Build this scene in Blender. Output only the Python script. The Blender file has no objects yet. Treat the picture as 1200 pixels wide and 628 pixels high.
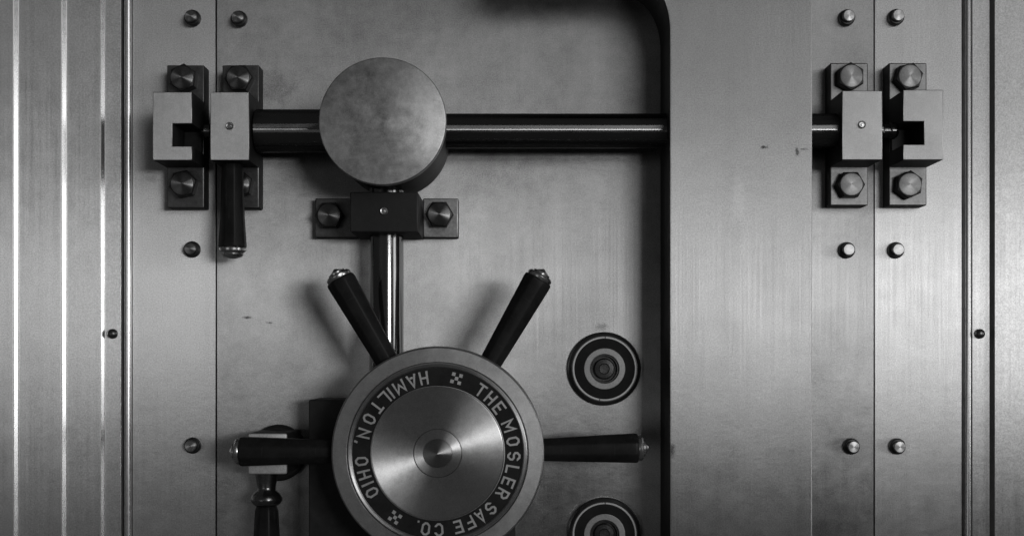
import bpy, bmesh, math, random
from mathutils import Vector, Matrix

random.seed(7)
scene = bpy.context.scene
COL = scene.collection
PI = math.pi

# ------------------------------------------------------------------ camera frame
# base steel plane is y = 0, things stand out of it towards -y; metres.
D = 2.2            # camera distance from the base plane
S = 0.0016         # metres per photo pixel on the base plane
VX, VY = 605.0, 420.0


def X(px, d=0.0):
    return (px - VX) * S * (D - d) / D


def Z(py, d=0.0):
    return (VY - py) * S * (D - d) / D


def L(px, d=0.0):
    return px * S * (D - d) / D


# ------------------------------------------------------------------ mesh helpers
def new_bm():
    return bmesh.new()


def bm_prism(bm, poly, d0, d1, bevel=0.0, seg=2):
    """poly = [(x, z)] outline, extruded from depth d0 (back) to d1 (front, towards the camera)."""
    back = [bm.verts.new((x, -d0, z)) for x, z in poly]
    front = [bm.verts.new((x, -d1, z)) for x, z in poly]
    n = len(poly)
    fs = [bm.faces.new(front), bm.faces.new(list(reversed(back)))]
    for i in range(n):
        j = (i + 1) % n
        fs.append(bm.faces.new((back[i], back[j], front[j], front[i])))
    bmesh.ops.recalc_face_normals(bm, faces=fs)
    if bevel > 0:
        es = set()
        for f in fs:
            for e in f.edges:
                if len(e.link_faces) == 2 and e.calc_face_angle(0) > 0.35:
                    es.add(e)
        bmesh.ops.bevel(bm, geom=list(es), offset=bevel, segments=seg, profile=0.5, affect='EDGES')
    return bm


def bm_box(bm, x0, x1, z0, z1, d0, d1, bevel=0.0015, seg=2):
    return bm_prism(bm, [(x0, z0), (x1, z0), (x1, z1), (x0, z1)], d0, d1, bevel, seg)


def bm_lathe(bm, prof, n=96, axis='Y', closed=False, phase=0.0, squash=None):
    """prof = [(r, t)]; t runs out of the wall (axis Y -> -y), or along +X / -Z."""
    rings = []
    for r, t in prof:
        ring = []
        if r < 1e-7:
            p = {'Y': (0, -t, 0), 'X': (t, 0, 0), 'Z': (0, 0, t)}[axis]
            ring = [bm.verts.new(p)]
        else:
            for k in range(n):
                a = 2 * PI * k / n + phase
                c, s = math.cos(a) * r, math.sin(a) * r
                p = {'Y': (c, -t, s), 'X': (t, c, s), 'Z': (c, s, t)}[axis]
                ring.append(bm.verts.new(p))
        rings.append(ring)
    fs = []
    pairs = list(zip(rings[:-1], rings[1:]))
    if closed:
        pairs.append((rings[-1], rings[0]))
    for a, b in pairs:
        if len(a) == 1 and len(b) == 1:
            continue
        for k in range(n):
            j = (k + 1) % n
            if len(a) == 1:
                fs.append(bm.faces.new((a[0], b[k], b[j])))
            elif len(b) == 1:
                fs.append(bm.faces.new((a[k], b[0], a[j])))
            else:
                fs.append(bm.faces.new((a[k], b[k], b[j], a[j])))
    if not closed:
        if len(rings[0]) > 1:
            fs.append(bm.faces.new(rings[0]))
        if len(rings[-1]) > 1:
            fs.append(bm.faces.new(rings[-1]))
    bmesh.ops.recalc_face_normals(bm, faces=fs)
    return bm


def to_mesh(name, bm, mat, sharp=20, side=None):
    me = bpy.data.meshes.new(name)
    bm.to_mesh(me)
    bm.free()
    for p in me.polygons:
        p.use_smooth = True
    me.set_sharp_from_angle(angle=math.radians(sharp))
    me.materials.append(mat)
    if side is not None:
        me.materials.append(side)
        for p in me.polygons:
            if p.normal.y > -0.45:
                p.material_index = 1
    uv = me.uv_layers.new(name='UVMap')
    for lp in me.loops:
        c = me.vertices[lp.vertex_index].co
        uv.data[lp.index].uv = (c.x + 0.3 * c.y, c.z)
    return me


def obj(name, bm, mat, parent=None, loc=(0, 0, 0), sharp=20, rot=None, label=None, side=None):
    me = bm if isinstance(bm, bpy.types.Mesh) else to_mesh(name, bm, mat, sharp, side)
    o = bpy.data.objects.new(name, me)
    COL.objects.link(o)
    if parent is not None:
        o.parent = parent
    o.location = loc
    if rot is not None:
        o.rotation_euler = rot
    if label:
        o['label'] = label
    return o


def thing(name, label, cat, loc=(0, 0, 0), group=None):
    o = bpy.data.objects.new(name, None)
    o.empty_display_size = 0.05
    COL.objects.link(o)
    o.location = loc
    o['label'] = label
    o['category'] = cat
    if group:
        o['group'] = group
    return o


# ------------------------------------------------------------------ materials
class N:
    def __init__(self, name):
        self.m = bpy.data.materials.new(name)
        self.m.use_nodes = True
        self.t = self.m.node_tree
        self.t.nodes.clear()
        self.out = self.n('ShaderNodeOutputMaterial')
        self.b = self.n('ShaderNodeBsdfPrincipled')
        self.l(self.b.outputs[0], self.out.inputs[0])

    def n(self, typ, **kw):
        nd = self.t.nodes.new(typ)
        for k, v in kw.items():
            setattr(nd, k, v)
        return nd

    def l(self, a, b):
        self.t.links.new(a, b)

    def val(self, sock, v):
        if isinstance(v, (int, float)):
            sock.default_value = v
        else:
            self.l(v, sock)

    def math(self, op, a, b=0.0, clamp=False):
        nd = self.n('ShaderNodeMath', operation=op)
        nd.use_clamp = clamp
        self.val(nd.inputs[0], a)
        self.val(nd.inputs[1], b)
        return nd.outputs[0]

    def noise(self, co, scale, stretch=(1, 1, 1), detail=4.0, rough=0.55):
        mp = self.n('ShaderNodeMapping')
        mp.inputs['Scale'].default_value = stretch
        self.l(co, mp.inputs[0])
        nz = self.n('ShaderNodeTexNoise')
        nz.inputs['Scale'].default_value = scale
        nz.inputs['Detail'].default_value = detail
        nz.inputs['Roughness'].default_value = rough
        self.l(mp.outputs[0], nz.inputs['Vector'])
        return nz.outputs['Fac']

    def remap(self, v, a, b, c, d):
        nd = self.n('ShaderNodeMapRange')
        self.val(nd.inputs['Value'], v)
        nd.inputs['From Min'].default_value = a
        nd.inputs['From Max'].default_value = b
        nd.inputs['To Min'].default_value = c
        nd.inputs['To Max'].default_value = d
        return nd.outputs[0]

    def grey(self, v):
        cb = self.n('ShaderNodeCombineColor')
        for i in range(3):
            self.val(cb.inputs[i], v)
        return cb.outputs[0]


def steel(name, base=0.55, rough=0.38, metallic=0.9, brush=None, brush_amt=0.03, blotch=0.12,
          blotch_scale=4.0, speck=0.10, bump=0.03, turned=None, aniso=0.0, aniso_rot=0.0, spots=None, dark_bias=0.0, beck=False):
    """grey metal; brush = direction the brushing runs in ('Z', 'X' or None);
    turned = axis of lathe marks; spots = [(x, z, rx, rz, strength)] dirt marks in object space."""
    m = N(name)
    tc = m.n('ShaderNodeTexCoord')
    co = tc.outputs['Object']
    big = m.noise(co, blotch_scale, detail=5.0, rough=0.6)
    big = m.remap(big, 0.3, 0.7, -1.0, 1.0)
    mid = m.noise(co, blotch_scale * 9, detail=6.0, rough=0.7)
    mid = m.remap(mid, 0.3, 0.7, -1.0, 1.0)
    fine = m.noise(co, 420.0, detail=2.0)
    fine = m.remap(fine, 0.3, 0.7, -1.0, 1.0)
    f = m.math('MULTIPLY_ADD', big, blotch)
    f.node.inputs[2].default_value = 1.0 - dark_bias
    f = m.math('ADD', f, m.math('MULTIPLY', mid, blotch * 0.65))
    f = m.math('ADD', f, m.math('MULTIPLY', fine, speck))
    st = None
    if brush:
        stretch = {'Z': (1.0, 1.0, 0.012), 'X': (0.012, 1.0, 1.0)}[brush]
        st = m.noise(co, 260.0, stretch, detail=4.0, rough=0.65)
        st = m.remap(st, 0.3, 0.7, -1.0, 1.0)
        st2 = m.noise(co, 22.0, {'Z': (1, 1, 0.06), 'X': (0.06, 1, 1)}[brush], detail=4.0)
        st2 = m.remap(st2, 0.3, 0.7, -1.0, 1.0)
        f = m.math('ADD', f, m.math('MULTIPLY', st, brush_amt))
        f = m.math('ADD', f, m.math('MULTIPLY', st2, brush_amt * 0.9))
    if spots:
        sep = m.n('ShaderNodeSeparateXYZ')
        wob = m.noise(co, 90.0, detail=5.0, rough=0.7)
        wob = m.remap(wob, 0.25, 0.75, -0.9, 0.9)
        m.l(co, sep.inputs[0])
        for sx, sz, rx, rz, amt in spots:
            dx = m.math('DIVIDE', m.math('SUBTRACT', sep.outputs[0], sx), rx)
            dz = m.math('DIVIDE', m.math('SUBTRACT', sep.outputs[2], sz), rz)
            r2 = m.math('ADD', m.math('MULTIPLY', dx, dx), m.math('MULTIPLY', dz, dz))
            r2 = m.math('ADD', m.math('SQRT', r2), wob)
            k = m.remap(r2, 0.3, 1.3, 1.0, 0.0)
            f = m.math('ADD', f, m.math('MULTIPLY', k, amt))
    f = m.math('MAXIMUM', f, 0.04)
    m.l(m.grey(m.math('MULTIPLY', f, base)), m.b.inputs['Base Color'])
    m.b.inputs['Metallic'].default_value = metallic
    rr = m.math('ADD', m.math('MULTIPLY', mid, 0.025), rough)
    if st is not None:
        rr = m.math('ADD', rr, m.math('MULTIPLY', st, 0.03))
    m.l(rr, m.b.inputs['Roughness'])
    if aniso > 0 and not turned:
        tg = m.n('ShaderNodeTangent', direction_type='UV_MAP')
        tg.uv_map = 'UVMap'
        m.l(tg.outputs[0], m.b.inputs['Tangent'])
        m.b.inputs['Anisotropic'].default_value = aniso
        m.b.inputs['Anisotropic Rotation'].default_value = aniso_rot
    if aniso > 0 and turned:
        tg = m.n('ShaderNodeTangent', direction_type='RADIAL', axis=turned)
        m.l(tg.outputs[0], m.b.inputs['Tangent'])
        m.b.inputs['Anisotropic'].default_value = aniso
        m.b.inputs['Anisotropic Rotation'].default_value = aniso_rot
    if bump > 0:
        bp = m.n('ShaderNodeBump')
        bp.inputs['Strength'].default_value = bump
        bp.inputs['Distance'].default_value = 0.002
        h = st if st is not None else fine
        h = m.math('ADD', m.math('MULTIPLY', h, 0.5), mid)
        m.l(h, bp.inputs['Height'])
        m.l(bp.outputs[0], m.b.inputs['Normal'])
    if beck:
        # straight-line brushing: Gaussian lobe stretched across the brush marks, plus a little diffuse haze
        g = m.n('ShaderNodeBsdfAnisotropic')
        g.distribution = 'BECKMANN'
        df = m.n('ShaderNodeBsdfDiffuse')
        mx = m.n('ShaderNodeMixShader')
        mx.inputs[0].default_value = 1.0 - metallic
        for sh in (g, df):
            m.l(m.b.inputs['Base Color'].links[0].from_socket, sh.inputs['Color'])
            if m.b.inputs['Normal'].links:
                m.l(m.b.inputs['Normal'].links[0].from_socket, sh.inputs['Normal'])
        m.l(rr, g.inputs['Roughness'])
        g.inputs['Anisotropy'].default_value = -aniso
        m.l(m.b.inputs['Tangent'].links[0].from_socket, g.inputs['Tangent'])
        m.l(g.outputs[0], mx.inputs[1])
        m.l(df.outputs[0], mx.inputs[2])
        m.l(mx.outputs[0], m.out.inputs[0])
        m.t.nodes.remove(m.b)
    return m.m


def dark(name, base=0.015, rough=0.45, spec=0.35, scratch=0.0):
    m = N(name)
    tc = m.n('ShaderNodeTexCoord')
    co = tc.outputs['Object']
    nz = m.remap(m.noise(co, 30.0, detail=6.0, rough=0.7), 0.3, 0.7, 0.6, 1.4)
    v = m.math('MULTIPLY', nz, base)
    if scratch > 0:
        sc = m.noise(co, 140.0, (1, 1, 0.07), detail=4.0, rough=0.7)
        sc = m.remap(sc, 0.60, 0.78, 0.0, scratch)
        v = m.math('ADD', v, m.math('MAXIMUM', sc, 0.0))
    m.l(m.grey(v), m.b.inputs['Base Color'])
    m.l(m.remap(nz, 0.6, 1.4, rough - 0.06, rough + 0.06), m.b.inputs['Roughness'])
    m.b.inputs['Specular IOR Level'].default_value = spec
    bp = m.n('ShaderNodeBump')
    bp.inputs['Strength'].default_value = 0.05
    bp.inputs['Distance'].default_value = 0.002
    m.l(m.noise(co, 160.0, detail=4.0), bp.inputs['Height'])
    m.l(bp.outputs[0], m.b.inputs['Normal'])
    return m.m


M = {}
M['door'] = steel('brushed_door_steel', 0.40, 0.46, brush='Z', speck=0.20, beck=True, aniso=0.64, blotch=0.24, blotch_scale=4.0, spots=[
    (X(290), Z(372), 0.012, 0.0022, -0.75), (X(316), Z(378), 0.006, 0.002, -0.7),
    (X(318), Z(105), 0.050, 0.030, -0.25), (X(706), Z(383), 0.012, 0.007, -0.35)])
M['frame'] = steel('brushed_frame_steel', 0.56, 0.46, brush='Z', speck=0.20, beck=True, aniso=0.64, blotch=0.07, blotch_scale=3.0)
M['strap'] = steel('brushed_strap_steel', 0.38, 0.46, brush='Z', speck=0.20, beck=True, aniso=0.64, blotch=0.10, blotch_scale=3.0, spots=[
    (X(895, .138), Z(173, .138), 0.005, 0.0035, -0.8), (X(934, .138), Z(178, .138), 0.003, 0.007, -0.65),
    (X(942, .138), Z(175, .138), 0.009, 0.0018, -0.4), (X(787.5, .138), Z(528, .138), 0.006, 0.012, -0.6),
    (X(866, .138), Z(232, .138), 0.012, 0.04, 0.14)])
M['block'] = steel('ground_block_steel', 0.46, 0.50, brush='Z', beck=True, aniso=0.6, blotch=0.14, blotch_scale=9.0)
M['foot'] = steel('dull_plate_steel', 0.19, 0.42, brush='X', blotch=0.30, blotch_scale=12.0)
M['dull_block'] = steel('dark_block_steel', 0.022, 0.5, metallic=0.3, blotch=0.2, blotch_scale=9.0)
M['bar'] = steel('polished_bar_steel', 0.20, 0.265, metallic=0.985, brush='X', brush_amt=0.02, beck=True, aniso=0.75, blotch=0.05, bump=0.002, speck=0.02)
M['shaft'] = steel('polished_shaft_steel', 0.19, 0.14, metallic=0.95, brush='Z', blotch=0.06, bump=0.01, speck=0.04)
M['disc'] = steel('tarnished_disc_steel', 0.56, 0.44, metallic=0.9, blotch=0.34, blotch_scale=7.0, turned='Y', aniso=0.25, aniso_rot=0.25,
                  dark_bias=0.05)
M['drum'] = dark('blackened_drum', 0.030, 0.5, 0.25)
M['rim'] = steel('satin_rim_steel', 0.36, 0.42, blotch=0.18, blotch_scale=9.0)
M['turned'] = steel('turned_steel', 0.60, 0.34, metallic=0.97, blotch=0.12, blotch_scale=12.0, turned='Y', aniso=0.95,
                    aniso_rot=0.25, bump=0.0)
M['bolt'] = steel('turned_bolt_steel', 0.22, 0.36, metallic=0.95, blotch=0.1, blotch_scale=40.0, turned='Y', aniso=0.95,
                  aniso_rot=0.25, bump=0.0)
M['bolt_side'] = dark('blackened_bolt_steel', 0.02, 0.4, 0.5)
M['rivet'] = steel('rivet_steel', 0.38, 0.36, metallic=0.95, blotch=0.1, blotch_scale=40.0, turned='Y', aniso=0.9, aniso_rot=0.25,
                   bump=0.0)
M['collar'] = steel('dark_collar_steel', 0.10, 0.35, metallic=0.9, blotch=0.2, blotch_scale=30.0, bump=0.0)
M['foot_l'] = steel('paler_plate_steel', 0.36, 0.45, brush='X', blotch=0.35, blotch_scale=20.0)  # paler steel for the bracket's right plate than for its left
M['pale'] = steel('pale_hub_steel', 0.85, 0.6, metallic=0.6, blotch=0.15, blotch_scale=20)
M['tip'] = steel('dark_tip_steel', 0.32, 0.34, metallic=0.95, blotch=0.1, blotch_scale=40.0, turned='Y', aniso=0.92, aniso_rot=0.25,
                 bump=0.0)
M['neck'] = steel('dull_neck_steel', 0.22, 0.24, metallic=0.95, blotch=0.25, blotch_scale=30.0, bump=0.0)
M['chrome'] = steel('worn_chrome', 0.62, 0.24, metallic=0.97, blotch=0.1, blotch_scale=40.0, bump=0.0)
M['grip'] = dark('black_grip_lacquer', 0.016, 0.42, 0.16, scratch=0.035)
M['black'] = dark('matt_black_enamel', 0.022, 0.6, 0.10)
M['letter'] = steel('pewter_lettering', 0.50, 0.5, metallic=0.7, blotch=0.12, blotch_scale=40, bump=0.0)
M['ringgrey'] = steel('satin_ring_steel', 0.30, 0.46, blotch=0.12, blotch_scale=30)
M['side'] = dark('painted_side_shade', 0.028, 0.55, 0.2)  # near-black on faces turned from the front, painting in their shade
M['bevel_shade'] = steel('bevel_shade_steel', 0.10, 0.5, metallic=0.6, blotch=0.2)
M['edge'] = steel('edge_highlight_steel', 0.45, 0.45, blotch=0.2, bump=0.0)
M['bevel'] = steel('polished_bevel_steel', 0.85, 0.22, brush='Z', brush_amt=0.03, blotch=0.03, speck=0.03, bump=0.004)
M['gap'] = dark('dark_gap', 0.01, 0.8, 0.05)

# ------------------------------------------------------------------ the vault door and its frame
ZT, ZB = Z(-260), Z(900)
P = 0.138                                  # how far the strap stands off the door

door = thing('vault_door', 'brushed steel vault door panel with raised round-cornered strap down its right side', 'vault door', (0, 0, 0))
bm = new_bm()
bm_box(bm, X(254.2), X(1023.8), ZB, ZT, -0.10, 0.0, 0.0006)
obj('door_panel', bm, M['door'], door)

poly = [(X(952, P), Z(900, P)), (X(952, P), Z(-260, P)), (X(590, P), Z(-260, P)), (X(590, P), Z(-56, P))]
for k in range(0, 7):                      # rounded free end of the top lip
    a = PI + (PI / 2) * k / 6
    poly.append((X(616 + 26 * math.cos(a), P), Z(-56 - 26 * math.sin(a), P)))
for k in range(0, 17):
    a = PI / 2 * (1 - k / 16)
    poly.append((X(785 - 42 + 42 * math.cos(a), P), Z(36 - 66 * math.sin(a), P)))
poly.append((X(785, P), Z(900, P)))
bm = new_bm()
bm_prism(bm, poly, 0.0, P, 0.0024, 2)
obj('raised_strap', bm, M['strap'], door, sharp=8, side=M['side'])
st = bpy.data.objects['raised_strap'].data
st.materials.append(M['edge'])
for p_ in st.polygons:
    if p_.normal.x > 0.3 and p_.normal.y < -0.3:  # right-facing bevel lightened, painting in its lit edge line
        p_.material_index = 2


def rivet_meshes():
    bm = new_bm()
    bm_lathe(bm, [(0.0150, 0.0), (0.0154, 0.004), (0.0146, 0.0088), (0.0132, 0.0102), (0.0119, 0.0106)], 48)
    collar = to_mesh('rivet', bm, M['bolt_side'], 25)
    bm = new_bm()
    bm_lathe(bm, [(0.0112, 0.0100), (0.0114, 0.0165), (0.0108, 0.0192), (0.0096, 0.0206), (0.0, 0.0220)], 48)
    cap = to_mesh('rivet_cap', bm, M['rivet'], 20, M['collar'])
    return collar, cap


RC, RCAP = rivet_meshes()


def rivet(px, py, parent):
    o = obj('rivet', RC, None, parent, (X(px), 0, Z(py)))
    obj('rivet_cap', RCAP, None, o)
    o.rotation_euler = (0, random.uniform(0, 6.28), 0)
    return o


for px, py in ((281, 23.5), (991.5, 22), (991.5, 293.5), (997, 522.5)):
    rivet(px, py, door)

# left side of the frame: flat casing, rounded bead, three bevelled steps
fl = thing('door_frame', 'left steel door frame with three bevelled steps and a round-edged casing panel', 'door frame', (0, 0, 0))
bm = new_bm()
bm_box(bm, X(155.3), X(252.6), ZB, ZT, -0.10, 0.0, 0.0006)
obj('casing_panel', bm, M['frame'], fl)


def vertical_profile(pts, mat, name, parent, sharp=28):
    """pts = [(x, depth)] open profile swept from ZB to ZT, as a closed solid going back to -0.12"""
    bm = new_bm()
    prof = list(pts)
    prof = [(prof[0][0], -0.12)] + prof + [(prof[-1][0], -0.12)]
    lo = [bm.verts.new((x, -d, ZB)) for x, d in prof]
    hi = [bm.verts.new((x, -d, ZT)) for x, d in prof]
    fs = []
    n = len(prof)
    for i in range(n):
        j = (i + 1) % n
        fs.append(bm.faces.new((lo[i], lo[j], hi[j], hi[i])))
    fs.append(bm.faces.new(lo))
    fs.append(bm.faces.new(list(reversed(hi))))
    bmesh.ops.recalc_face_normals(bm, faces=fs)
    o = obj(name, bm, mat, parent, sharp=sharp)
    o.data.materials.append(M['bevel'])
    o.data.materials.append(M['bevel_shade'])
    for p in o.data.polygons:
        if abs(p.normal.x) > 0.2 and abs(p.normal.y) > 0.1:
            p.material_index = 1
        if name == 'stepped_moulding' and p.normal.x < -0.2:  # left-facing bevels coloured dark to carry their shade
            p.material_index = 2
    return o


def bead(x0, x1, d, flip=1, n=10):
    """half-round bead between x0 and x1 standing d proud"""
    pts = []
    for k in range(n + 1):
        a = PI * (1 - k / n)
        pts.append(((x0 + x1) / 2 + math.cos(a) * (x1 - x0) / 2, -d * 0.2 + d * 1.2 * math.sin(a)))
    return pts


vertical_profile(bead(X(145.6), X(154.6), 0.006), M['chrome_bead'] if 'chrome_bead' in M else M['frame'], 'edge_bead', fl)


def bev(px0, px1, d_hi, d_lo):
    """bevelled face going down from d_hi at px0 to d_lo at px1, with tiny rounded shoulders"""
    x0, x1 = X(px0, d_hi), X(px1, d_lo)
    w = (x1 - x0)
    h = d_hi - d_lo
    return [(x0 - 0.14 * w, d_hi), (x0 + 0.10 * w, d_hi - 0.06 * h), (x0 + 0.22 * w, d_hi - 0.17 * h),
            (x1 - 0.22 * w, d_lo + 0.17 * h), (x1 - 0.10 * w, d_lo + 0.06 * h), (x1 + 0.14 * w, d_lo)]


pts = [(X(-240, 0.024), 0.024)]
pts += bev(15, 22.5, 0.024, 0.017)
pts += bev(71.5, 79, 0.017, 0.010)
pts += bev(117.5, 123.5, 0.010, 0.004)
pts += [(X(141.0, 0.004), 0.004), (X(142.0, 0.002), 0.002)]
vertical_profile(pts, M['frame'], 'stepped_moulding', fl, sharp=3)
for px, py in ((226.5, 22.5), (226, 292.5), (226.5, 521.5)):
    rivet(px, py, fl)


def screw(px, py, d, parent):
    bm = new_bm()
    bm_lathe(bm, [(0.0092, 0), (0.0092, 0.004), (0.0082, 0.0078), (0.0058, 0.0104), (0.0028, 0.0116), (0, 0.0119)], 40)
    o = obj('screw', bm, M['screw'], parent, (X(px, d), -d, Z(py, d)), sharp=60)
    return o


M['screw'] = steel('dark_screw_steel', 0.16, 0.28, metallic=0.9, blotch=0.1, bump=0.0)
screw(132.5, 391, 0.004, fl)

fr = thing('door_frame', 'right steel door frame with flat casing panel, bead and a dark-edged outer step', 'door frame', (0, 0, 0))
bm = new_bm()
bm_box(bm, X(1025.2), X(1127.0), ZB, ZT, -0.10, 0.0, 0.0006)
obj('casing_panel', bm, M['frame'], fr)
vertical_profile(bead(X(1130.6), X(1138.6), 0.005), M['frame'], 'edge_bead', fr)
pts = [(X(1139.6, 0.003), 0.003)]
pts += [(X(1159.5, 0.003), 0.003), (X(1160.4, 0.004), 0.0045), (X(1165.2, 0.013), 0.0125), (X(1166.0, 0.013), 0.013),
        (X(1420, 0.013), 0.013)]
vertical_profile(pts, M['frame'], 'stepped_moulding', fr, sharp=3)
for px, py in ((1049, 21.5), (1049, 293.5), (1050.5, 522.5)):
    rivet(px, py, fr)
screw(1147.5, 391, 0.003, fr)

# dark core behind all the joints
bm = new_bm()
bm_box(bm, X(-240), X(1420), ZB, ZT, -0.20, -0.13, 0.0)
core = obj('wall', bm, M['gap'])
core['kind'] = 'structure'
core['label'] = 'dark wall behind the joints of the steel frame'

# ------------------------------------------------------------------ hex bolts, nipples
def bolt_meshes(r_hex, h, r_face):
    bm = new_bm()
    bm_lathe(bm, [(r_hex, 0.0), (r_hex, h - 0.0035), (r_hex * 0.93, h - 0.0012), (r_face, h)], 6, phase=PI / 6)
    hexm = to_mesh('bolt', bm, M['bolt_side'], 20)
    bm = new_bm()
    bm_lathe(bm, [(r_face * 1.02, h - 0.002), (r_face * 0.98, h + 0.0006), (r_face * 0.9, h + 0.0014), (0, h + 0.0022)], 48)
    face = to_mesh('bolt_face', bm, M['bolt'], 40)
    return hexm, face


BH, BF = bolt_meshes(0.0262, 0.021, 0.0206)


def bolt(parent, loc, turn):
    o = obj('bolt', BH, None, parent, loc)
    o.rotation_euler = (0, turn, 0)
    obj('bolt_face', BF, None, o)
    return o


def nipple(parent, loc):
    bm = new_bm()
    bm_lathe(bm, [(0.0068, 0.0), (0.0068, 0.0022), (0.0058, 0.0034), (0.0044, 0.0030), (0.0040, 0.0012), (0.0024, 0.0012),
                  (0.0022, 0.0040), (0.0, 0.0044)], 32)
    return obj('oil_nipple', bm, M['nip'], parent, loc)


M['nip'] = steel('nipple_steel', 0.5, 0.3, metallic=0.9, blotch=0.05, bump=0.0)

F, B = 0.037, 0.119        # plate and block heights off the door


def mount(name, label, cat, group, block_px, notch=None, nip=False, foot_dx=0.0, foot_ylim=None, turns=(0, 0)):
    bx0, bx1, by0, by1 = block_px
    cx = X((bx0 + bx1) / 2, B)
    cz = Z((by0 + by1) / 2, B)
    t = thing(name, label, cat, (cx, 0, cz), group)
    w = L(bx1 - bx0, B) / 2
    h = L(by1 - by0, B) / 2
    fw = w * 0.985
    zt = Z(foot_ylim[0], F) - cz
    zb = Z(foot_ylim[1], F) - cz
    bm = new_bm()
    bm_box(bm, -fw + foot_dx, fw + foot_dx, zb, zt, 0.0, F, 0.0022)
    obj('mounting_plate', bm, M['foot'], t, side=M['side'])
    bm = new_bm()
    if notch:
        nx0, nx1, ny0, ny1 = notch
        a0, a1 = X(nx0, B) - cx, X(nx1, B) - cx
        c0, c1 = Z(ny1, B) - cz, Z(ny0, B) - cz
        if nx0 <= bx0 + 3:      # opens to the left
            poly = [(-w, -h), (w, -h), (w, h), (-w, h), (-w, c1), (a1, c1), (a1, c0), (-w, c0)]
        else:
            poly = [(-w, -h), (w, -h), (w, c0), (a0, c0), (a0, c1), (w, c1), (w, h), (-w, h)]
        bm_prism(bm, poly, F, B, 0.0012)
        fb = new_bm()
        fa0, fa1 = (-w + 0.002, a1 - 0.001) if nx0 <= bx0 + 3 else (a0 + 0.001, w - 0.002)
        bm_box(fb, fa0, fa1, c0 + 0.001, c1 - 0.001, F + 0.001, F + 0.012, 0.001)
        obj('notch_shade_floor', fb, M['side'], t)  # black slab added so the notch reads as shaded inside
    else:
        bm_box(bm, -w, w, -h, h, F, B, 0.0012)
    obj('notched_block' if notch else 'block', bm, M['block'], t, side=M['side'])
    for (px, py), tr in zip(turns[0], turns[1]):
        bolt(t, (X(px, F) - cx, -F, Z(py, F) - cz), tr)
    if nip:
        nipple(t, (X(nip[0], B) - cx, -B, Z(nip[1], B) - cz))
    return t, cx, cz


mount('latch_keeper', 'steel latch keeper on left frame, square notch opening towards the right', 'latch keeper',
      'latch keepers on the door frame', (179, 225, 108, 188), notch=(202, 226, 145, 171.5), foot_ylim=(76.5, 243.5),
      turns=([(217, 94), (217, 217)], (0.1, 0.3)))
mount('bearing_block', 'left bearing block with oil nipple, dark lever hanging below it', 'bearing block',
      'bearing blocks of the pressure bar', (246.5, 292, 108, 188), nip=(269.5, 148), foot_ylim=(76.5, 243.5),
      turns=([(282, 94), (282, 217)], (0.5, 0.2)))
mount('bearing_block', 'right bearing block with oil nipple beside the raised steel strap', 'bearing block',
      'bearing blocks of the pressure bar', (987, 1034, 106.5, 187.5), nip=(1010, 146.5), foot_ylim=(74, 241),
      turns=([(994, 92.5), (994, 218)], (0.0, 0.52)))
mount('latch_keeper', 'steel latch keeper on right frame, square notch opening towards the left', 'latch keeper',
      'latch keepers on the door frame', (1058.5, 1105.5, 105.5, 187.5), notch=(1058, 1083, 142.5, 169.5), foot_ylim=(74, 241),
      turns=([(1062, 92.5), (1062, 218)], (0.3, 0.1)))

# ------------------------------------------------------------------ pressure bar
RD = 0.070
zbar = Z(147.5, B)
bar = thing('pressure_bar', 'long round steel bar running sideways behind the big disc and raised strap', 'bar', (0, -RD, zbar))


def cyl_x(x0, x1, r, ch=0.002, n=72):
    bm = new_bm()
    bm_lathe(bm, [(r - ch, x0), (r, x0 + ch), (r, x1 - ch), (r - ch, x1)], n, axis='X')
    return bm


xl, xr = X(269, B), X(1010.5, B)
rb = 0.031
# bar is cut where it passes through the solid strap and the solid bearing blocks; it shows as one bar
obj('bar_shaft', cyl_x(xl, xr, rb), M['bar'], bar)
obj('sleeve', cyl_x(xl + 0.036, X(400, RD), 0.0385, 0.003), M['sleeve'] if 'sleeve' in M else M['bar'], bar)
for sgn, x0 in ((-1, xl - 0.036), (1, xr + 0.036)):
    bm = new_bm()
    if sgn > 0:
        bm_lathe(bm, [(0.022, x0 - 0.02), (0.022, x0 + 0.010), (0.019, x0 + 0.014), (0.014, x0 + 0.016), (0.013, x0 + 0.026),
                      (0.015, x0 + 0.029), (0.015, x0 + 0.036), (0.010, x0 + 0.042), (0, x0 + 0.043)], 48, axis='X')
    else:
        bm_lathe(bm, [(0.018, x0 + 0.02), (0.018, x0 - 0.006), (0.012, x0 - 0.010), (0.012, x0 - 0.020), (0.008, x0 - 0.026),
                      (0, x0 - 0.027)], 48, axis='X')
    obj('end_pin', bm, M['bar'], bar)

# ------------------------------------------------------------------ big disc housing
XS = -0.2335
hd = 0.200
hz = Z(142, hd)
house = thing('gear_housing', 'large plain tarnished steel disc on a dark drum, in front of the bar', 'gear housing',
              (X(448.2, hd), 0, hz))
bm = new_bm()
bm_lathe(bm, [(0.098, 0.0), (0.103, 0.004), (0.103, 0.180)], 128)
obj('drum', bm, M['drum'], house)
bm = new_bm()
rD = L(74.8, hd)
bm_lathe(bm, [(rD - 0.004, 0.181), (rD, 0.184), (rD, 0.1975), (rD - 0.0012, 0.1995), (rD - 0.0028, 0.2), (0, 0.2003)], 160)
obj('cover_disc', bm, M['disc'], house)

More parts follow.
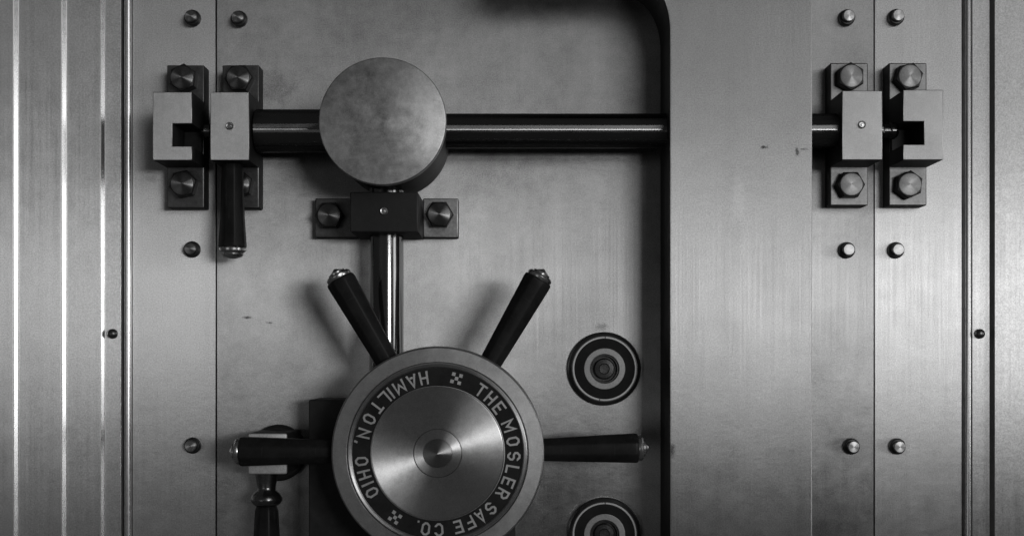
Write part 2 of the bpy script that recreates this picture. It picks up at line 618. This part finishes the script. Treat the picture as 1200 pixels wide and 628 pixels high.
# ------------------------------------------------------------------ bracket under the disc
BB, BFt = 0.135, 0.027
bx, bz = X(450, BB), Z(248.5, BB)
br = thing('shaft_bracket', 'dark steel bracket block under the disc, one hex bolt each side', 'bracket', (bx, 0, bz))
w = L(80, BB) / 2
h = L(47, BB) / 2
bm = new_bm()
bm_box(bm, -w, w, -h, h, 0.0, BB, 0.0022)
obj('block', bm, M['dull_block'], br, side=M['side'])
for x0, x1, mt in ((X(369, BFt) - bx, -w, M['foot']), (w, X(537, BFt) - bx, M['foot_l'] if 'foot_l' in M else M['block'])):
    bm = new_bm()
    bm_box(bm, x0, x1, Z(278.5, BFt) - bz, Z(232.5, BFt) - bz, 0.0, BFt, 0.0022)
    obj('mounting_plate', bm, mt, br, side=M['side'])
bolt(br, (X(387.5, BFt) - bx, -BFt, Z(253.5, BFt) - bz), 0.5)
bolt(br, (X(515.5, BFt) - bx, -BFt, Z(252.5, BFt) - bz), 0.52)
nipple(br, (0.0, -BB, Z(247.5, BB) - bz))

# ------------------------------------------------------------------ drive shaft
sh = thing('drive_shaft', 'upright polished steel shaft between the bracket and the handwheel', 'shaft', (X(453, RD), -RD, 0))
bm = new_bm()
z0, z1 = Z(470, RD), Z(160, RD)
bm_lathe(bm, [(0.0290, z0), (0.031, z0 + 0.002), (0.031, z1 - 0.002), (0.029, z1)], 96, axis='Z')
obj('shaft', bm, M['shaft'], sh)

# ------------------------------------------------------------------ gear box behind the handwheel
GB = 0.095
gx0, gx1, gz0, gz1 = X(372, 0.0), X(604, 0), Z(640, 0), Z(466, 0)
gb = thing('gear_box', 'dark square gear box half hidden behind the handwheel', 'gear box', ((gx0 + gx1) / 2, 0, (gz0 + gz1) / 2))
bm = new_bm()
hx, hz_ = (gx1 - gx0) / 2, (gz1 - gz0) / 2
bm_box(bm, -hx, hx, -hz_, hz_, 0.0, GB, 0.003)
obj('box_body', bm, M['drum'], gb)
bm = new_bm()
bm_lathe(bm, [(0.075, GB), (0.075, GB + 0.008), (0.06, GB + 0.012), (0.06, 0.15)], 64)
obj('hub_boss', bm, M['drum'], gb, (X(512.5, 0.2) - (gx0 + gx1) / 2, 0, Z(531, 0.2) - (gz0 + gz1) / 2))

# ------------------------------------------------------------------ handwheel
WD = 0.220
wx, wz = X(512.7, WD), Z(531, WD)
k_ = L(1.0, WD)                      # metres per pixel on the wheel face
wheel = thing('handwheel', 'round steel handwheel with lettered black ring and dark handles around it', 'handwheel', (wx, 0, wz))


def ring(name, prof, mat, n=180, parent=wheel, closed=True, sharp=28):
    bm = new_bm()
    bm_lathe(bm, prof, n, closed=closed)
    return obj(name, bm, mat, parent, sharp=sharp)


r1 = 125.5 * k_
ring('rim', [(0.05, 0.150), (r1 - 0.016, 0.150), (r1, 0.162), (r1, WD - 0.010), (r1 - 0.0012, WD - 0.0035), (r1 - 0.0035, WD - 0.0018),
             (107.2 * k_, WD), (106.4 * k_, WD - 0.0012), (105.9 * k_, WD - 0.006), (0.05, WD - 0.006)], M['rim'], sharp=8)
ring('bezel_ring', [(105.2 * k_, WD - 0.0055), (105.2 * k_, WD - 0.0012), (104.2 * k_, WD), (101.8 * k_, WD - 0.0004),
                    (100.6 * k_, WD - 0.0030), (100.6 * k_, WD - 0.0055)], M['turned'])
band = ring('letter_band', [(100.5 * k_, WD - 0.0058), (100.5 * k_, WD - 0.0034), (79.2 * k_, WD - 0.0034), (79.2 * k_, WD - 0.0058)], M['black'])
ring('thin_ring', [(79.1 * k_, WD - 0.0056), (79.1 * k_, WD - 0.0026), (78.2 * k_, WD - 0.0022), (77.6 * k_, WD - 0.0030), (77.6 * k_, WD - 0.0056)],
     M['ringgrey'])
ring('dished_face', [(77.5 * k_, WD - 0.0058), (77.5 * k_, WD - 0.0032), (76.8 * k_, WD - 0.0029), (28.9 * k_, WD - 0.0046),
                     (28.7 * k_, WD - 0.0100), (0.01, WD - 0.0100), (0.01, WD - 0.012)], M['turned'], sharp=4)
ring('hub', [(27.9 * k_, WD - 0.0099), (27.9 * k_, WD - 0.0046), (27.6 * k_, WD - 0.0042), (17.4 * k_, WD - 0.0034), (17.2 * k_, WD - 0.0050),
             (0.004, WD - 0.0050), (0.004, WD - 0.0099)], M['turned'], sharp=4)
ring('hub_cone', [(16.6 * k_, WD - 0.0048), (16.6 * k_, WD - 0.0020), (16.2 * k_, WD - 0.0014), (1.0 * k_, WD + 0.0125), (0.0, WD + 0.0129)],
     M['tip'], closed=False, sharp=12)

# lettering: block letters drawn with strokes, bent round the ring
T = 0.155


def G(ch):
    """strokes in a 0..w x 0..1 cell: polylines with mitred corners; last value = cell width"""
    c = 0.17
    w = 0.66
    t2 = T / 2
    a, b = t2, w - t2
    o, u = t2, 1 - t2
    O_ = [[(a + c, o), (b - c, o), (b, o + c), (b, u - c), (b - c, u), (a + c, u), (a, u - c), (a, o + c), 'close']]
    d = {
        'O': (O_, w),
        'H': ([[(a, 0), (a, 1)], [(b, 0), (b, 1)], [(a + t2, 0.5), (b - t2, 0.5)]], w),
        'T': ([[(0, u), (w, u)], [(w / 2, 0), (w / 2, 1 - T)]], w),
        'E': ([[(w, o), (a, o), (a, u), (w, u)], [(a + t2, 0.5), (w * 0.82, 0.5)]], w * 0.94),
        'F': ([[(a, 0), (a, u), (w, u)], [(a + t2, 0.48), (w * 0.82, 0.48)]], w * 0.94),
        'L': ([[(a, 1), (a, o), (w, o)]], w * 0.92),
        'I': ([[(t2, 0), (t2, 1)]], T),
        'M': ([[(a, 0), (a, u - 0.02), (0.42, 0.34), (0.84 - a, u - 0.02), (0.84 - a, 0)]], 0.84),
        'N': ([[(a, 0), (a, u - 0.04), (b + 0.04, o + 0.04), (b + 0.04, 1)]], w + 0.04),
        'A': ([[(a - 0.04, 0), (w / 2, u + 0.03), (b + 0.04, 0)], [(a + 0.135, 0.26), (b - 0.135, 0.26)]], w),
        'C': ([[(b, 0.30), (b, o + c), (b - c, o), (a + c, o), (a, o + c), (a, u - c), (a + c, u), (b - c, u), (b, u - c), (b, 0.70)]], w),
        'S': ([[(a, 0.27), (a, o + c), (a + c, o), (b - c, o), (b, o + c), (b, 0.5 - c * 0.55), (b - c * 0.8, 0.5), (a + c * 0.8, 0.5),
                (a, 0.5 + c * 0.55), (a, u - c), (a + c, u), (b - c, u), (b, u - c), (b, 0.73)]], w),
        'R': ([[(a, 0), (a, u), (b - c, u), (b, u - c), (b, 0.5 + c * 0.6), (b - c, 0.46), (a + T * 0.5, 0.46)], [(b - c - 0.02, 0.46 - t2), (b + 0.01, 0)]], w),
        '.': ([[(t2, 0), (t2, T)]], T),
        ',': ([[(t2 - 0.05, -0.10), (t2 + 0.02, T)]], T),
    }
    return d[ch]


def stroke_quads(pl):
    closed = pl[-1] == 'close'
    pts = [Vector((p[0], p[1])) for p in (pl[:-1] if closed else pl)]
    n = len(pts)
    left, right = [], []
    for i in range(n):
        p = pts[i]
        pv = pts[i - 1] if (i > 0 or closed) else None
        nx = pts[(i + 1) % n] if (i < n - 1 or closed) else None
        d0 = (p - pv).normalized() if pv is not None else None
        d1 = (nx - p).normalized() if nx is not None else None
        if d0 is None:
            d0 = d1
        if d1 is None:
            d1 = d0
        n0, n1 = Vector((-d0.y, d0.x)), Vector((-d1.y, d1.x))
        m = (n0 + n1).normalized()
        s = (T / 2) / max(0.42, m.dot(n0))
        left.append(p + m * s)
        right.append(p - m * s)
    q = []
    rng = range(n) if closed else range(n - 1)
    for i in rng:
        j = (i + 1) % n
        q.append((left[i], right[i], right[j], left[j]))
    return q


RT = 89.6           # px, mid radius of the letters
HT = 15.6           # px, height of the letters
TOP = WD - 0.0034 + 0.0005


def add_glyph(bm, ch, ang, inward):
    strokes, cw = G(ch)
    zoff = 0.0
    for pl in strokes:
        for quad in stroke_quads(pl):
            # subdivide along so bars follow the ring
            vs = []
            for p in quad:
                u = (p.x - cw / 2) * HT
                v = (p.y - 0.5) * HT
                if inward:
                    r = RT - v
                    th = math.radians(ang) - u / RT
                else:
                    r = RT + v
                    th = math.radians(ang) + u / RT
                vs.append((math.sin(th) * r * k_, -(TOP + zoff), math.cos(th) * r * k_))
            vv = [bm.verts.new(v) for v in vs]
            f = bm.faces.new(vv)
            f.normal_update()
            if f.normal.y > 0:
                f.normal_flip()
        zoff += 0.00012


for ch, a in zip('THEMOSLERSAFECO.', (34.5, 43.9, 53.4, 69.0, 81.0, 92.2, 102.2, 112.0, 121.8, 136.0, 145.6, 154.6, 164.0, 179.0, 189.0, 195.6)):
    bm = new_bm()
    add_glyph(bm, ch, a, False)
    obj('letter', bm, M['letter'], band, sharp=180)
for ch, a in zip('HAMILTON,OHIO', (-10.4, -19.4, -29.8, -37.8, -43.6, -52.6, -63.4, -75.0, -82.0, -96.0, -106.2, -113.6, -120.8)):
    bm = new_bm()
    add_glyph(bm, ch, a, True)
    obj('letter', bm, M['letter'], band, sharp=180)
for ea in (14.2, 213.6):
    bm = new_bm()
    th = math.radians(ea)
    e_r = Vector((math.sin(th), math.cos(th)))
    e_t = Vector((math.cos(th), -math.sin(th)))
    cen = e_r * 90.3 * k_
    s = 2.05 * k_
    for ix, iz in ((0, 0), (-1, -1), (-1, 1), (1, -1), (1, 1)):
        c = cen + e_t * (ix * 4.35 * k_) + e_r * (iz * 4.35 * k_)
        vv = []
        for ax, az in ((-1, -1), (1, -1), (1, 1), (-1, 1)):
            p = c + e_t * ax * s + e_r * az * s
            vv.append(bm.verts.new((p.x, -TOP, p.y)))
        f = bm.faces.new(vv)
        f.normal_update()
        if f.normal.y > 0:
            f.normal_flip()
    obj('emblem', bm, M['letter'], band, sharp=180)


def handle_mesh():
    """eight-sided tapered grip along +X from 0"""
    bm = new_bm()
    rin = 108 * k_
    rout = L(232.5, 0.172)
    bm_lathe(bm, [(0.0195, 0.06), (0.0200, rin), (0.0232, rin + 0.08), (0.0268, rout - 0.014), (0.0272, rout - 0.004), (0.0255, rout)],
             8, axis='X', phase=PI / 8)
    bmesh.ops.bevel(bm, geom=[e for e in bm.edges if len(e.link_faces) == 2 and e.calc_face_angle(0) > 0.3], offset=0.0022, segments=2, profile=0.5, affect='EDGES')
    grip = to_mesh('handle', bm, M['grip'], 30)
    bm = new_bm()
    bm_lathe(bm, [(0.0205, rout - 0.002), (0.0225, rout + 0.002), (0.0225, rout + 0.0055), (0.0200, rout + 0.0085), (0.0150, rout + 0.0090),
                  (0.0150, rout + 0.0120), (0.0120, rout + 0.0130), (0.0050, rout + 0.0168), (0.0018, rout + 0.0190), (0.0, rout + 0.0194)], 40, axis='X')
    fer = to_mesh('ferrule', bm, M['chrome'], 35)
    return grip, fer


HG, HF = handle_mesh()
for kk in range(6):
    o = obj('handle', HG, None, wheel, (0, -0.176, 0))
    o.rotation_euler = (0, -math.radians(60 * kk + (1.0 if kk == 0 else 0)), 0)
    obj('ferrule', HF, None, o)

# ------------------------------------------------------------------ combination dials
def dial(px, py, label):
    d0 = 0.014
    cx, cz = X(px, d0), Z(py, d0)
    t = thing('combination_dial', label, 'dial', (cx, 0, cz), 'combination dials on the door')
    k = L(1.0, d0)
    q = lambda nm, prof, mat, closed=True: obj(nm, bm_lathe(new_bm(), [(r_, t_ * 0.45) for r_, t_ in prof], 120, closed=closed), mat, t, sharp=9)
    q('outer_ring', [(37.7 * k, 0.0), (43.2 * k, 0.0), (43.2 * k, 0.014), (41.8 * k, 0.0242), (38.6 * k, 0.030), (37.7 * k, 0.030)], M['dialring'])
    q('bright_ring', [(35.5 * k, 0.0), (37.6 * k, 0.0), (37.6 * k, 0.0306), (37.3 * k, 0.0310), (35.8 * k, 0.0310), (35.5 * k, 0.0306)], M['brightring'])
    q('dial_face', [(24.2 * k, 0.0), (35.4 * k, 0.0), (35.4 * k, 0.0296), (24.2 * k, 0.0310)], M['black'])
    q('inner_ring', [(17.0 * k, 0.0), (24.1 * k, 0.0), (24.1 * k, 0.0330), (23.6 * k, 0.0336), (17.6 * k, 0.0336), (17.0 * k, 0.0326)], M['ringgrey'])
    q('knob', [(16.9 * k, 0.0), (16.9 * k, 0.024), (15.2 * k, 0.024), (14.6 * k, 0.004), (12.6 * k, 0.004), (12.2 * k, 0.014), (11.0 * k, 0.0165),
               (6.5 * k, 0.0172), (5.5 * k, 0.0150), (0, 0.0145)], M['knob'], False)
    # index marks: small dark nicks across the bright ring
    for a in (0.02, PI + 0.16):
        bm = new_bm()
        c, s = math.sin(a) * 36.6 * k, math.cos(a) * 36.6 * k
        bm_box(bm, c - 0.0007, c + 0.0007, s - 0.0016, s + 0.0016, 0.0120, 0.0146, 0.0)
        obj('index_mark', bm, M['black'], t)
    return t


M['dialring'] = steel('black_dial_ring', 0.16, 0.22, metallic=0.9, blotch=0.1, bump=0.0)
M['brightring'] = steel('bright_ring_steel', 0.5, 0.5, blotch=0.1, blotch_scale=30, bump=0.0)
M['knob'] = steel('dark_knob_steel', 0.06, 0.3, metallic=0.8, blotch=0.4, blotch_scale=40)
dial(708.5, 432, 'upper black combination dial with pale rings, above the right handle')
dial(708.5, 626, 'lower black combination dial with pale rings, cut by the bottom edge')

# ------------------------------------------------------------------ lever hanging from the left bearing block
ld = 0.078
lv = thing('lever', 'black eight-sided lever with steel end cap hanging below the left bearing block', 'lever', (X(272.5, ld), -ld, Z(195, ld)))
zz = lambda py: Z(py, ld) - Z(195, ld)
bm = new_bm()
bm_lathe(bm, [(0.0195, Z(188, B) - Z(195, ld) - 0.0005), (0.0200, zz(200)), (0.0225, zz(255)), (0.0255, zz(284)), (0.0262, zz(288)), (0.0248, zz(290.5))],
         8, axis='Z', phase=PI / 8)
bmesh.ops.bevel(bm, geom=[e for e in bm.edges if len(e.link_faces) == 2 and e.calc_face_angle(0) > 0.3], offset=0.002, segments=2, profile=0.5, affect='EDGES')
obj('grip', bm, M['grip'], lv, sharp=30)
bm = new_bm()
bm_lathe(bm, [(0.0235, zz(290)), (0.0250, zz(291.5)), (0.0245, zz(294)), (0.0200, zz(296)), (0.0190, zz(297)), (0.0195, zz(298.5)), (0.0165, zz(301)),
              (0.006, zz(303)), (0, zz(303.3))], 40, axis='Z')
obj('end_cap', bm, M['chrome'], lv)

# ------------------------------------------------------------------ crank low on the left
cd = 0.125
cx, cz = X(313.5, cd), Z(531.5, cd)
ck = thing('crank_lever', 'small crank with pale square hub and dark hanging grip, behind the left wheel handle', 'crank', (cx, 0, cz))
bm = new_bm()
bm_lathe(bm, [(0.050, 0.0), (0.0525, 0.003), (0.0525, 0.012), (0.047, 0.018), (0.041, 0.0195), (0.040, 0.030)], 80)
obj('base_flange', bm, M['flange'] if 'flange' in M else M['drum'], ck, (X(325.5, 0.015) - cx, 0, Z(530.5, 0.015) - cz))
bm = new_bm()
bm_box(bm, -L(23, cd), L(23, cd), -L(24, cd), L(24, cd), 0.0, cd, 0.004, 3)
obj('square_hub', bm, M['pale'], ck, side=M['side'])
gz = lambda py: Z(py, 0.06) - cz
bm = new_bm()
bm_lathe(bm, [(0.0210, -L(24, cd) + 0.002), (0.0190, gz(562)), (0.0165, gz(570)), (0.0170, gz(574)), (0.0245, gz(578)), (0.0285, gz(583)),
              (0.0285, gz(586)), (0.0245, gz(590)), (0.0200, gz(592))], 64, axis='Z')
obj('neck', bm, M['neck'], ck, (X(312.5, 0.06) - cx, -0.06, 0), sharp=50)
bm = new_bm()
bm_lathe(bm, [(0.0190, gz(592.2)), (0.0220, gz(598)), (0.0255, gz(640)), (0.0285, gz(690)), (0.027, gz(696))], 8, axis='Z', phase=PI / 8)
bmesh.ops.bevel(bm, geom=[e for e in bm.edges if len(e.link_faces) == 2 and e.calc_face_angle(0) > 0.3], offset=0.002, segments=2, profile=0.5, affect='EDGES')
obj('grip', bm, M['grip'], ck, (X(312.5, 0.06) - cx, -0.06, 0), sharp=30)

# ------------------------------------------------------------------ light: windows behind and right of the viewer, added fill lamps, dim room
world = bpy.data.worlds.new('World')
scene.world = world
world.use_nodes = True
nt = world.node_tree
nt.nodes.clear()
wo = nt.nodes.new('ShaderNodeOutputWorld')
bg = nt.nodes.new('ShaderNodeBackground')
tc = nt.nodes.new('ShaderNodeTexCoord')
sp = nt.nodes.new('ShaderNodeSeparateXYZ')
cr = nt.nodes.new('ShaderNodeValToRGB')
mr = nt.nodes.new('ShaderNodeMapRange')
mr.inputs['From Min'].default_value = -1
mr.inputs['From Max'].default_value = 1
nt.links.new(tc.outputs['Generated'], sp.inputs[0])
nt.links.new(sp.outputs[2], mr.inputs['Value'])
nt.links.new(mr.outputs[0], cr.inputs[0])
els = cr.color_ramp.elements
els[0].position = 0.0
els[0].color = (0.025, 0.025, 0.025, 1)
els[1].position = 1.0
els[1].color = (0.03, 0.03, 0.03, 1)
for pos, v in ((0.40, 0.03), (0.50, 0.035), (0.62, 0.04), (0.75, 0.035)):
    e = els.new(pos)
    e.color = (v, v, v, 1)
nt.links.new(cr.outputs[0], bg.inputs['Color'])
bg.inputs['Strength'].default_value = 1.0
nt.links.new(bg.outputs[0], wo.inputs[0])


def area(name, loc, target, sx, sy, radiance):
    ld_ = bpy.data.lights.new(name, 'AREA')
    ld_.shape = 'RECTANGLE'
    ld_.size, ld_.size_y = sx, sy
    ld_.energy = radiance * sx * sy * PI
    ld_.color = (1, 1, 1)
    o = bpy.data.objects.new(name, ld_)
    COL.objects.link(o)
    o.location = loc
    o.rotation_euler = (Vector(target) - Vector(loc)).to_track_quat('-Z', 'Z').to_euler()
    return o


def wall_light(name, x0, x1, z0, z1, y, radiance):
    return area(name, ((x0 + x1) / 2, y, (z0 + z1) / 2), ((x0 + x1) / 2, 0, (z0 + z1) / 2), x1 - x0, z1 - z0, radiance)


wall_light('window_light', 1.5, 3.1, 0.06, 0.64, -5.2, 18.0)
wall_light('upper_fill_light', 1.2, 4.8, 1.0, 3.2, -5.3, 1.65)  # unseen fill, added to lift the upper panels
wall_light('far_fill_light', -5.2, 1.0, 0.1, 2.2, -5.4, 0.02)  # weak unseen fill, added across the left and centre
wall_light('low_fill_light', -4.8, -2.1, -1.3, 0.15, -5.4, 0.50)  # unseen fill, added to brighten the low left panels
sl = area('side_window_light', (3.3, -2.0, 0.50), (-0.85, 0.0, 0.40), 2.0, 1.1, 0.24)
sl.data.spread = math.radians(50)


# ------------------------------------------------------------------ camera, render settings
cam_d = bpy.data.cameras.new('camera')
cam_d.sensor_width = 36.0
cam_d.lens = 36.0 * D / (1200 * S)
cam_d.shift_x = (600 - VX) / 1200.0
cam_d.shift_y = (VY - 314) / 1200.0
cam_d.clip_start = 0.05
cam_d.clip_end = 100
cam = bpy.data.objects.new('camera', cam_d)
COL.objects.link(cam)
cam.location = (0, -D, 0)
cam.rotation_euler = (PI / 2, 0, 0)
scene.camera = cam

scene.view_settings.view_transform = 'Standard'
scene.view_settings.look = 'None'
scene.view_settings.exposure = 0
scene.view_settings.gamma = 1
scene.cycles.use_denoising = True
scene.cycles.max_bounces = 8
